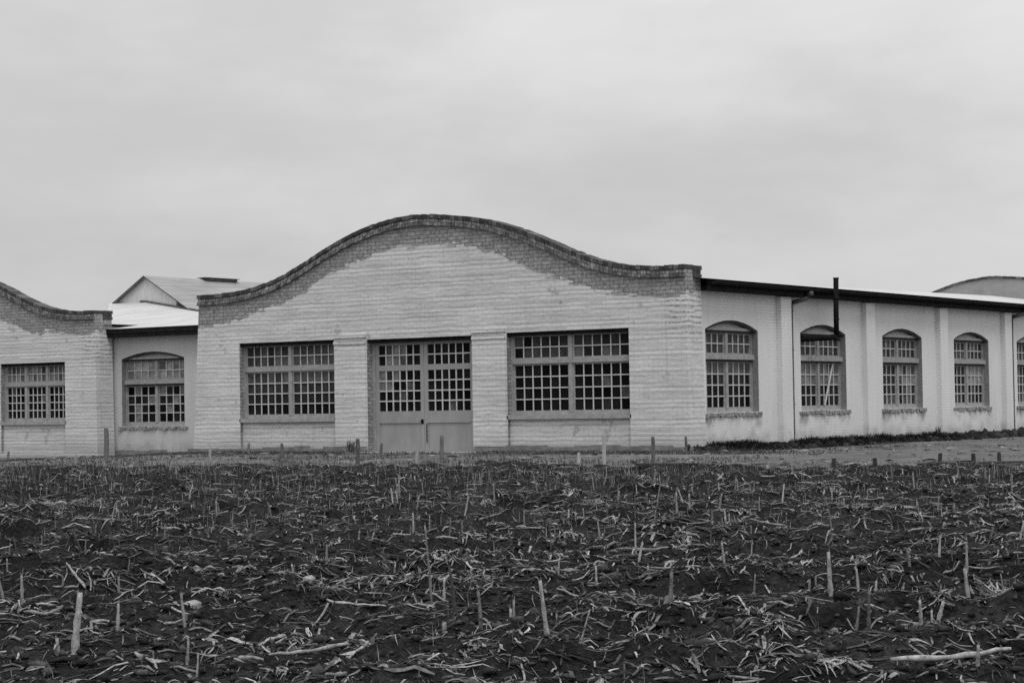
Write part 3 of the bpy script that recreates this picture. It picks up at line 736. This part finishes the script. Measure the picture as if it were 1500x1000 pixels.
# fine residue: leaf shreds, husks and chaff, uncountable; some of it lies in matted heaps
parts = []
def clusters(n, v0, v1):
    cx, cy = scatter(max(n // 26, 8), v0, v1); k = heaps(cx, cy) > -.02; cx, cy = cx[k], cy[k]
    q = rng.integers(0, len(cx), n); sp = rng.uniform(.04, .22, len(cx)); ang = rng.uniform(0, 2 * np.pi, len(cx))
    du, dv = rng.normal(0, 1, n) * sp[q] * 1.6, rng.normal(0, 1, n) * sp[q] * .7
    return cx[q] + RX * du + FX * dv, cy[q] + RY * du + FY * dv, ang[q] + rng.normal(0, .7, n)
def shreds(x, y, L, wmax, tone, ang=None, kk=5, sag=(-.004, .016)):
    n = len(x); P, a = lying(x, y, L, rng.uniform(sag[0], sag[1], n), kk, ang=ang); tl = rng.normal(0, .4, n)
    side = np.stack([-np.sin(a) * np.cos(tl), np.cos(a) * np.cos(tl), np.sin(tl)], 1)
    w = np.minimum((.002 + wmax * rng.beta(1, 2.4, n))[:, None], L[:, None] * .13) * np.clip(rng.normal(1, .28, (n, kk)), .25, 1.8)
    w[:, -1] *= rng.uniform(.1, 1, n); w[:, 0] *= rng.uniform(.3, 1, n)
    return strips(P, side, w, tone)
for (n, v0, v1, s) in ((15000, 9.5, 20, .9), (15000, 20, 34, 1.), (12000, 34, 53, 1.25)):
    x, y = scatter(n, v0, v1); keep = heaps(x, y) > -.0; x, y = x[keep], y[keep]; n = len(x)
    parts.append(shreds(x, y, np.exp(rng.normal(-2.5, .62, n)) * s, .014 * s, rng.beta(.7, 2.8, n)))
for (n, v0, v1, s) in ((8000, 9.5, 20, .9), (9000, 20, 34, 1.), (7000, 34, 53, 1.25)):
    x, y, an = clusters(n, v0, v1); k = in_field(x, y) > .6; x, y, an = x[k], y[k], an[k]; n = len(x)
    parts.append(shreds(x, y, np.exp(rng.normal(-2.2, .6, n)) * s, .017 * s, np.clip(rng.beta(1.2, 2.4, n), 0, 1), an, 6, (0, .03)))
for (n, v0, v1, s) in ((26000, 9.5, 21, 1.), (22000, 21, 36, 1.5)):          # chaff
    x, y = scatter(n, v0, v1); n = len(x); parts.append(shreds(x, y, rng.uniform(.012, .05, n) * s, .010 * s, rng.beta(1.2, 6., n), None, 3, (0, .004)))
for (n, v0, v1, s) in ((5000, 9.5, 20, .9), (8000, 20, 34, 1.1), (7500, 34, 53, 1.3)):
    x, y = scatter(n, v0, v1); n = len(x)
    k = heaps(x, y) > -.12; x, y = x[k], y[k]; n = len(x)
    L = (.05 + .30 * rng.beta(1, 2.2, n)) * s; P, a = lying(x, y, L, rng.uniform(0, .015, n), 4)
    parts.append(tubes(P, (.003 + .010 * rng.beta(1, 2., n))[:, None] * s * np.array([1, 1, .9, .6])[None], 4, rng.beta(.9, 2.2, n)))
join('crop_residue', parts, M['straw'])

# far stubble and dead grass, dense upright ticks
def blades(x, y, z, h, w, tone, lean=.25):
    n = len(x); a = rng.uniform(0, 2 * np.pi, n); t = np.linspace(0, 1, 4); ln = rng.normal(0, lean, n)
    P = np.stack([x[:, None] + np.cos(a)[:, None] * ln[:, None] * h[:, None] * t ** 2, y[:, None] + np.sin(a)[:, None] * ln[:, None] * h[:, None] * t ** 2, z[:, None] + h[:, None] * t * (1 - .1 * abs(ln[:, None]) * t)], -1)
    b = rng.uniform(0, 2 * np.pi, n); side = np.stack([np.cos(b), np.sin(b), np.zeros(n)], 1)
    return strips(P, side, w[:, None] * np.array([1, .9, .7, .15])[None], tone)
parts = []
for (n, v0, v1, h0, h1, w) in ((1200, 10, 22, .04, .14, .003), (6000, 22, 36, .05, .18, .005), (17000, 36, 54, .05, .24, .007)):
    x, y = scatter(n, v0, v1); k = vnoise(x * .5, y * .5, 31) > -.2; x, y = x[k], y[k]; n = len(x)
    parts.append(blades(x, y, field_z(x, y) - .01, rng.uniform(h0, h1, n), rng.uniform(.5, 1.2, n) * w, rng.beta(.9, 2.2, n)))
join('stubble', parts, M['straw'])
# clods
parts = []
ico_v, ico_f = [], []
def clods(n, v0, v1, r0, r1):
    x, y = scatter(n, v0, v1); n = len(x); r = r0 + (r1 - r0) * rng.beta(1, 3, n)
    base = np.array([[1,0,0],[-1,0,0],[0,1,0],[0,-1,0],[0,0,1],[0,0,-1],[.6,.6,.6],[-.6,.6,.6],[-.6,-.6,.6],[.6,-.6,.6]], float)
    fq = np.array([[0,6,4,9],[2,7,4,6],[1,8,4,7],[3,9,4,8],[0,9,3,5],[3,8,1,5],[1,7,2,5],[2,6,0,5]])
    B_ = base[None] * (1 + rng.normal(0, .3, (n, len(base), 1))) * r[:, None, None] * np.array([1, 1, .6]) * rng.uniform(.6, 1.7, (n, 1, 3))
    V = B_ + np.stack([x, y, field_z(x, y) + r * .25], 1)[:, None, :]
    F = (fq[None] + (np.arange(n) * len(base))[:, None, None]).reshape(-1, 4)
    return V.reshape(-1, 3), F, np.repeat(rng.beta(.8, 2., n), len(base))
join('soil_clods', [clods(16000, 9.5, 22, .006, .05), clods(9000, 22, 46, .012, .06)], M['clod'])

# ------------------------------------------------------------------ single stalks
def stub_mesh(h, r, bend, lean, seed, leaf=False):
    rr = random.Random(seed); mb = MB(); n = 7; pts, rad = [], []
    a = rr.uniform(0, 6.28)
    for i in range(n + 1):
        t = i / n; q = lean * t + bend * t * t
        pts.append((math.cos(a) * q * h + rr.uniform(-.05, .05) * r, -.04 + (h + .04) * t, math.sin(a) * q * h))
        rad.append(r * (1.15 - .3 * t) * (1.28 if i in (2, 4) else rr.uniform(.9, 1.05)))
    mb.tube(pts, rad, 7)
    # torn top
    for k in range(3):
        u, z, d = pts[-1]; an = rr.uniform(0, 6.28); mb.quad([(u + math.cos(an) * r * .7, z - .005, d + math.sin(an) * r * .7), (u + math.cos(an + 1) * r * .7, z - .005, d + math.sin(an + 1) * r * .7), (u + math.cos(an + .5) * r * .9, z + rr.uniform(.01, .04), d + math.sin(an + .5) * r * .9)])
    if leaf:
        for k in range(rr.choice((1, 2))):
            i = rr.randint(2, 5); u, z, d = pts[i]; an = rr.uniform(0, 6.28); l = rr.uniform(.5, 1.0) * h; pr = None
            for s in range(6):
                t = s / 5; w = .012 * (1 - t) + .002; c = (u + math.cos(an) * l * t, z + l * (.35 * t - .9 * t * t), d + math.sin(an) * l * t)
                q = ((c[0] - math.sin(an) * w, c[1], c[2] + math.cos(an) * w), (c[0] + math.sin(an) * w, c[1], c[2] - math.cos(an) * w))
                if pr: mb.quad([pr[0], pr[1], q[1], q[0]])
                pr = q
    me = mb.build('corn_stub', M['stub'], smooth=True)
    return me
variants = []
for i in range(14):
    o = stub_mesh(random.uniform(.10, .30), random.uniform(.005, .011), random.uniform(-.1, .2), random.uniform(-.05, .15), i, i % 2 == 0)
    variants.append(o.data); bpy.data.objects.remove(o)
GST = 'broken corn stubs left standing in the field'
def stand(me, x, y, s=1., rz=0., label='short broken corn stub standing among the litter of the field', group=GST, mat=None):
    o = bpy.data.objects.new('corn_stub', me); link(o); o.location = (x, y, float(field_z(np.array([x]), np.array([y]))[0])); o.scale = (1, 1, s) if s != 1 else (1, 1, 1)
    o.rotation_euler = (random.gauss(0, .06), random.gauss(0, .06), rz); return tag(o, label, 'corn stub', group)
# the ones a viewer can pick out: (u, v) along and away from the edge of the field, height, radius, label
HERO = [(-2.64, 12.67, .37, .019, .10, 'palestub', 'thickest pale corn stub, standing tall at the lower left'),
 (-3.42, 14.7, .20, .011, 0, 'midstub', 'short grey corn stub at the far lower left edge of the field'),
 (-3.05, 16.3, .19, .010, 0, 'midstub', 'slim grey corn stub upright behind the thick pale one'),
 (-2.17, 13.9, .23, .009, -.1, 'midstub', 'thin grey corn stub leaning left between the thick pale stub and the tallest thin stem'),
 (-.58, 14.6, .55, .007, -.06, 'midstub', 'tallest thin dry stem, rising alone left of the field centre'),
 (-.52, 15.2, .25, .010, .05, 'palestub', 'bright narrow stub against the tallest thin stem'),
 (-.44, 13.0, .17, .016, 0, 'midstub', 'thick grey stub low in front of the tallest thin stem'),
 (-.22, 13.2, .26, .010, 0, 'midstub', 'slender upright stub just left of the bottom centre'),
 (.18, 12.1, .36, .012, -.12, 'palestub', 'tall pale stub leaning at the bottom centre of the field'),
 (.98, 13.6, .30, .013, .1, 'midstub', 'tall grey stub leaning right, right of the bottom centre'),
 (.62, 16.3, .16, .009, 0, 'palestub', 'small pale stub behind the tall grey one right of the bottom centre'),
 (2.12, 14.3, .29, .014, -.05, 'palestub', 'stout pale stub standing tall at lower right'),
 (2.34, 14.5, .22, .009, 0, 'midstub', 'thin grey stub beside the stout pale one, lower right'),
 (2.6, 15.4, .20, .010, .1, 'palestub', 'pale leaning stub behind the stout pale one, lower right'),
 (3.12, 14.6, .30, .013, -.1, 'midstub', 'tall grey leaning stub low near the right edge'),
 (3.55, 17.8, .22, .010, .05, 'palestub', 'pale upright stub in the middle distance near the right edge'),
 (3.72, 17.5, .22, .010, 0, 'midstub', 'grey upright stub paired with a pale one at the right edge'),
 (2.4, 12.6, .15, .010, 0, 'midstub', 'short stub low at the bottom right'),
 (2.55, 12.9, .16, .012, .3, 'midstub', 'short stub leaning steeply at the bottom right'),
 (1.95, 25.5, .28, .013, 0, 'palestub', 'pale upright stub in the far field, left of a matching pair'),
 (2.12, 25.7, .27, .012, 0, 'midstub', 'grey upright stub in the far field, right of a matching pair'),
 (2.55, 26.5, .24, .011, .15, 'midstub', 'leaning far stub to the right of the matching pair'),
 (-1.75, 19.6, .22, .011, .05, 'palestub', 'pale stub in the middle distance, left of the field centre'),
 (.85, 21.2, .20, .010, -.1, 'palestub', 'pale leaning stub in the middle distance, right of the field centre'),
 (.62, 24.5, .14, .011, 0, 'palestub', 'short pale stub in the middle distance behind the pale leaning one'),
 (-.28, 29.5, .25, .012, 0, 'midstub', 'upright stub far off in line with the double doors')]
hx = []
for k, (u, v, h, r, ln, mt, lab) in enumerate(HERO):
    o = stub_mesh(h, r, random.uniform(-.05, .1), 0, 100 + k, k % 3 == 1); me = o.data; bpy.data.objects.remove(o)
    me.materials.clear(); me.materials.append(M[mt]); x, y = to_world(u, v); hx.append((x, y))
    s = stand(me, x, y, 1., 0, lab); s.rotation_euler = (ln * RY * -.0, 0, 0)
    s.rotation_euler = Matrix.Rotation(ln, 3, Vector((FX, FY, 0))).to_euler()
x, y = scatter(360, 10.5, 38, .25)
for i in range(min(270, len(x))):
    me = variants[random.randrange(len(variants))]
    stand(me, float(x[i]), float(y[i]), random.uniform(.7, 1.25), random.uniform(0, 6.28))

# fallen stalks, the thick ones one can pick out
fal = []
for i in range(10):
    mb = MB(); Lh = random.uniform(.22, .55) / 2; r = random.uniform(.006, .0115); b = random.uniform(-.08, .08); k = random.choice((0, 0, .1, -.14)); pts, rad = [], []
    for j in range(9):
        t = -1 + j / 4; pts.append((t * Lh, r + .02 * abs(t) * random.random() + (max(0, t - .4) * k), b * Lh * t * t)); rad.append(r * (1.05 - .15 * t) * (1.32 if j in (2, 5) else random.uniform(.85, 1.08)) * (.7 if j in (0, 8) else 1))
    mb.tube(pts, rad, 7)
    if i % 2:
        for s in (1, -1): mb.quad([(0, r, 0), (.05, r * 2, .02 * s), (Lh * .9, r * 2.5, .05 * s), (Lh * .6, r, .01 * s)])
    o = mb.build('fallen_stalk', M['palestub'], smooth=True); fal.append(o.data); bpy.data.objects.remove(o)
fal2 = []
for me in fal:
    m2 = me.copy(); m2.materials.clear(); m2.materials.append(M['stub']); fal2.append(m2)
def lie(me, x, y, rz, label='bleached corn stalk lying broken on the dark soil', s=1.):
    o = bpy.data.objects.new('fallen_stalk', me); link(o)
    c, sn = math.cos(rz), math.sin(rz); q = .2
    zz = field_z(np.array([x - c*q, x, x + c*q]), np.array([y - sn*q, y, y + sn*q])); 
    o.location = (x, y, float(max(zz[1], (zz[0] + zz[2]) / 2)) + .005); o.rotation_euler = (0, -math.atan2(zz[2] - zz[0], 2 * q), rz); o.scale = (s, s, s)
    return tag(o, label, 'corn stalk', 'fallen corn stalks strewn over the field')
for (u, v, rz, s, lab) in ((3.0, 15.0, -.05, 1.35, 'long straight white stalk lying near the right edge of the field'), (-1.9, 13.5, -.25, 1.2, 'white bowed stalk lying right of the thick pale stub'),
        (0.0, 15.3, .2, .9, 'bright short stalk lying at the field centre'), (2.35, 13.9, .1, 1.2, 'pale bowed stalk lying under the stubs at the lower right'), (-3.1, 13.9, .05, .9, 'pale stalk lying behind the thick pale stub at lower left'),
        (-1.1, 14.6, -.12, 1.1, 'thin white stalk lying left of the tallest thin stem'), (1.1, 12.9, .05, 1.1, 'jointed pale stalk lying across the bottom right of centre'), (-2.2, 11.9, .1, 1.1, 'pale stalk lying at the bottom left edge')):
    x, y = to_world(u, v); lie(fal[random.randrange(10)], x, y, TH + rz, lab, s)
x, y = scatter(140, 10.5, 27, .25)
for i in range(min(110, len(x))):
    lie(random.choice(fal if i % 5 < 2 else fal2), float(x[i]), float(y[i]), random.uniform(0, 6.28), s=random.uniform(.7, 1.2))

# a few pale stones
def stone(u, v, r, label):
    import bmesh
    bm = bmesh.new(); bmesh.ops.create_icosphere(bm, subdivisions=3, radius=r)
    for q in bm.verts:
        n = Vector(q.co).normalized(); q.co *= 1 + .18 * math.sin(n.x * 4 + u * 7) * math.cos(n.y * 3 + v) + .08 * math.sin(n.z * 9 + u); q.co.z *= .65
    me = bpy.data.meshes.new('stone'); bm.to_mesh(me); bm.free(); me.materials.append(M['stone'])
    for p in me.polygons: p.use_smooth = True
    x, y = to_world(u, v); o = link(bpy.data.objects.new('stone', me)); o.location = (x, y, float(field_z(np.array([x]), np.array([y]))[0]) + r * .3)
    tag(o, label, 'stone', 'pale stones in the field')
stone(-1.68, 17.3, .05, 'pale rounded stone, right of a pair, left of the field centre'); stone(-1.83, 17.1, .045, 'pale rounded stone, left of a pair, left of the field centre')
stone(-2.3, 39.0, .10, 'white stone far off at the edge of the field before the doors'); stone(-2.35, 15.4, .07, 'big pale lump beside a lying stalk at the lower left')

# ------------------------------------------------------------------ weeds and yard grass
def yard_patch(n, x0, x1, y0, y1, th, s):
    x = rng.uniform(x0, x1, n); y = rng.uniform(y0, y1, n); k = (vnoise(x * .45, y * .3, s) + .6 * vnoise(x * 1.4, y * 1.1, s + 1) > th) & (in_field(x, y) < .5)
    return x[k], y[k]
x, y = yard_patch(20000, -30, 7, -17, -.3, .0, 41); n = len(x)
xa, ya = yard_patch(15000, 2, 16, -16, 24, .16, 61); x = np.concatenate([x, xa]); y = np.concatenate([y, ya])
xa, ya = yard_patch(9000, -24, 3, -1.3, -.04, -.9, 63); x = np.concatenate([x, xa]); y = np.concatenate([y, ya])
x2, y2 = yard_patch(5000, -32, 4, -2.2, -.05, -.2, 47)
x = np.concatenate([x, x2]); y = np.concatenate([y, y2]); k = ~((x > -12.8) & (x < -7.3) & (y > -1.1)); x, y = x[k], y[k]; n = len(x)
join('yard_grass', [blades(x, y, base_z(x, y) - .01, rng.uniform(.03, .13, n), rng.uniform(.006, .016, n), rng.beta(1.2, 2.6, n), .4)], M['grass'])
# bits of straw, stones and earth lying about the yard and on the road
x = np.concatenate([rng.uniform(-26, 16, 1500), rng.uniform(9, 16, 260)]); y = np.concatenate([rng.uniform(-16.5, 6, 1500), rng.uniform(-15.6, -10, 260)]); k = (in_field(x, y) < .9) & ((y < -.2) | (x > .3)) & ~((x > -12.8) & (x < -7.3) & (y > -1.1)); x, y = x[k], y[k]; n = len(x)
L = rng.uniform(.05, .4, n); a = rng.uniform(0, 6.28, n); tt = np.linspace(-.5, .5, 4)
P = np.stack([x[:, None] + np.cos(a)[:, None] * tt * L[:, None], y[:, None] + np.sin(a)[:, None] * tt * L[:, None], base_z(x, y)[:, None] + .068 + .03 * rng.random((n, 1)) * (1 - 4 * tt * tt)], -1)
join('yard_litter', [strips(P, np.stack([-np.sin(a), np.cos(a), rng.normal(0, .6, n)], 1), rng.uniform(.006, .022, n)[:, None] * np.array([.6, 1, 1, .4])[None], rng.beta(.7, 2.4, n))], M['straw'])
# dark rank weeds along the foot of the side wall
n = 44000; y = rng.uniform(.0, 46, n); hmax = .33 * np.clip(.75 + 1.5 * vnoise(y * .55, y * 0, 51) + .9 * vnoise(y * 1.7, y * 0, 52), .10, 1.3) * np.clip((y + .3) / 1.5, .2, 1)
x = .05 + np.abs(rng.normal(0, .38, n)); 
join('weed_strip', [blades(x, y, base_z(x, y) - .01, hmax * rng.uniform(.35, 1, n) * np.exp(-x * .5), rng.uniform(.008, .022, n), rng.beta(1, 3, n), .9)], M['weed'])
mb = MB(); pr = None
for y in np.arange(.2, 48, .4):
    w = .55 + .45 * math.sin(y * .9) * math.sin(y * .37 + 1); q = ((-.1, .13 + .05 * random.random(), -y), (.25, .09 + .06 * random.random(), -y), (.55 + max(w, .1), .0, -y))
    if pr:
        for k in range(2): mb.quad([pr[k], pr[k+1], q[k+1], q[k]])
    pr = q
n = 5200; yy = rng.uniform(.0, 46, n); xx = np.abs(rng.normal(0, .55, n)) * (.5 + .9 * (vnoise(yy * .4, yy * 0, 71) + .5)); r = .03 + .13 * rng.beta(1, 3, n)
B_ = np.array([[1,0,0],[-1,0,0],[0,1,0],[0,-1,0],[0,0,1],[0,0,-1],[.6,.6,.6],[-.6,.6,.6],[-.6,-.6,.6],[.6,-.6,.6]])[None] * (1 + rng.normal(0, .3, (n, 10, 1))) * r[:, None, None] * rng.uniform(.6, 1.5, (n, 1, 3)) + np.stack([xx, yy, .14 * np.exp(-xx * 2.2)], 1)[:, None, :]
join('rubble', [(B_.reshape(-1, 3), (np.array([[0,6,4,9],[2,7,4,6],[1,8,4,7],[3,9,4,8],[0,9,3,5],[3,8,1,5],[1,7,2,5],[2,6,0,5]])[None] + (np.arange(n) * 10)[:, None, None]).reshape(-1, 4), np.repeat(rng.beta(.7, 2.6, n), 10))], M['clod'])
tag(mb.build('earth_bank', mat_simple('damp_black_earth', .010, .035, 5, rough=1.)), kind='structure')
def weed(x, y, h, label):
    n = 60; xs = x + rng.normal(0, .05, n); ys = y + rng.normal(0, .08, n)
    o = join('weed_plant', [blades(xs, ys, np.zeros(n) + .03, h * rng.uniform(.3, 1, n), rng.uniform(.012, .03, n), rng.beta(2, 2, n), .5)], M['grass'], None)
    tag(o, label, 'weed', 'tall weeds at the wall')
weed(.35, 17.9, .55, 'tall dead weed standing against the wall just right of the third arched window')
weed(.35, 12.0, .42, 'small spiky weed at the wall just right of the stovepipe window')
weed(-12.7, -.7, .5, 'dark weed clump at the left foot of the double doors')

# ------------------------------------------------------------------ light
w = bpy.data.worlds.new('World'); S.world = w; w.use_nodes = True; t = w.node_tree
bg = t.nodes['Background']; bg.inputs['Strength'].default_value = .1
def N(ty, **k):
    nd = t.nodes.new(ty)
    for a, b in k.items(): setattr(nd, a, b)
    return nd
SKX = 8.2
SUN_AZ, SUN_EL = math.atan2(.78, -.62), R(60)
sky = N('ShaderNodeTexSky', sky_type='NISHITA', sun_disc=False, sun_elevation=SUN_EL, sun_rotation=SUN_AZ)
bw = N('ShaderNodeRGBToBW'); t.links.new(sky.outputs[0], bw.inputs[0])
tc = N('ShaderNodeTexCoord'); mp = N('ShaderNodeMapping'); mp.inputs['Scale'].default_value = (2.4, 2.4, 6.5); mp.inputs['Location'].default_value = (SKX, 1.7, .6); t.links.new(tc.outputs['Generated'], mp.inputs[0])
nz = N('ShaderNodeTexNoise'); nz.inputs['Scale'].default_value = 1.3; nz.inputs['Detail'].default_value = 5; nz.inputs['Roughness'].default_value = .6; t.links.new(mp.outputs[0], nz.inputs['Vector'])
mr = N('ShaderNodeMapRange', interpolation_type='SMOOTHSTEP')
for i, v in zip((1, 2, 3, 4), (.32, .68, 4.85, 6.2)): mr.inputs[i].default_value = v
t.links.new(nz.outputs['Fac'], mr.inputs[0])
sp = N('ShaderNodeSeparateXYZ'); t.links.new(tc.outputs['Generated'], sp.inputs[0])
gr = N('ShaderNodeMapRange'); t.links.new(sp.outputs['Z'], gr.inputs[0])                  # an overcast sky brightens towards the zenith
for i, v in zip((1, 2, 3, 4), (0., 1., 1., 2.7)): gr.inputs[i].default_value = v
cl = N('ShaderNodeMath', operation='MULTIPLY'); t.links.new(mr.outputs[0], cl.inputs[0]); t.links.new(gr.outputs[0], cl.inputs[1])
mx = N('ShaderNodeMix', data_type='FLOAT'); mx.inputs[0].default_value = .92                # thick cloud over the clear sky
t.links.new(bw.outputs[0], mx.inputs[2]); t.links.new(cl.outputs[0], mx.inputs[3]); t.links.new(mx.outputs[0], bg.inputs['Color'])
sd = bpy.data.lights.new('sun', 'SUN'); sd.energy = 1.5; sd.angle = R(22); sd.color = (1, 1, 1)
so = bpy.data.objects.new('sun', sd); link(so)
sdir = Vector((math.sin(SUN_AZ) * math.cos(SUN_EL), math.cos(SUN_AZ) * math.cos(SUN_EL), math.sin(SUN_EL)))
so.rotation_euler = sdir.to_track_quat('Z', 'Y').to_euler(); so.location = (20, -30, 40)

# ------------------------------------------------------------------ camera
cd = bpy.data.cameras.new('camera'); cam = bpy.data.objects.new('camera', cd); link(cam); S.camera = cam
cd.sensor_width = 36; cd.lens = 3100 / 1500 * 36; cd.clip_end = 6000; cd.clip_start = .1
pit, rol = math.atan(95 / 3100), .016
F0 = Vector((FX, FY, 0)); R0 = Vector((RX, RY, 0)); U0 = Vector((0, 0, 1))
Fw = F0 * math.cos(pit) + U0 * math.sin(pit); Up = U0 * math.cos(pit) - F0 * math.sin(pit)
Rr = R0 * math.cos(rol) - Up * math.sin(rol); Ur = Up * math.cos(rol) + R0 * math.sin(rol)
m = Matrix((Rr, Ur, -Fw)).transposed().to_4x4(); m.translation = (CAMX, CAMY, EYE); cam.matrix_world = m
S.view_settings.view_transform = 'Standard'; S.view_settings.look = 'None'; S.view_settings.exposure = 0; S.view_settings.gamma = 1
S.cycles.use_denoising = False
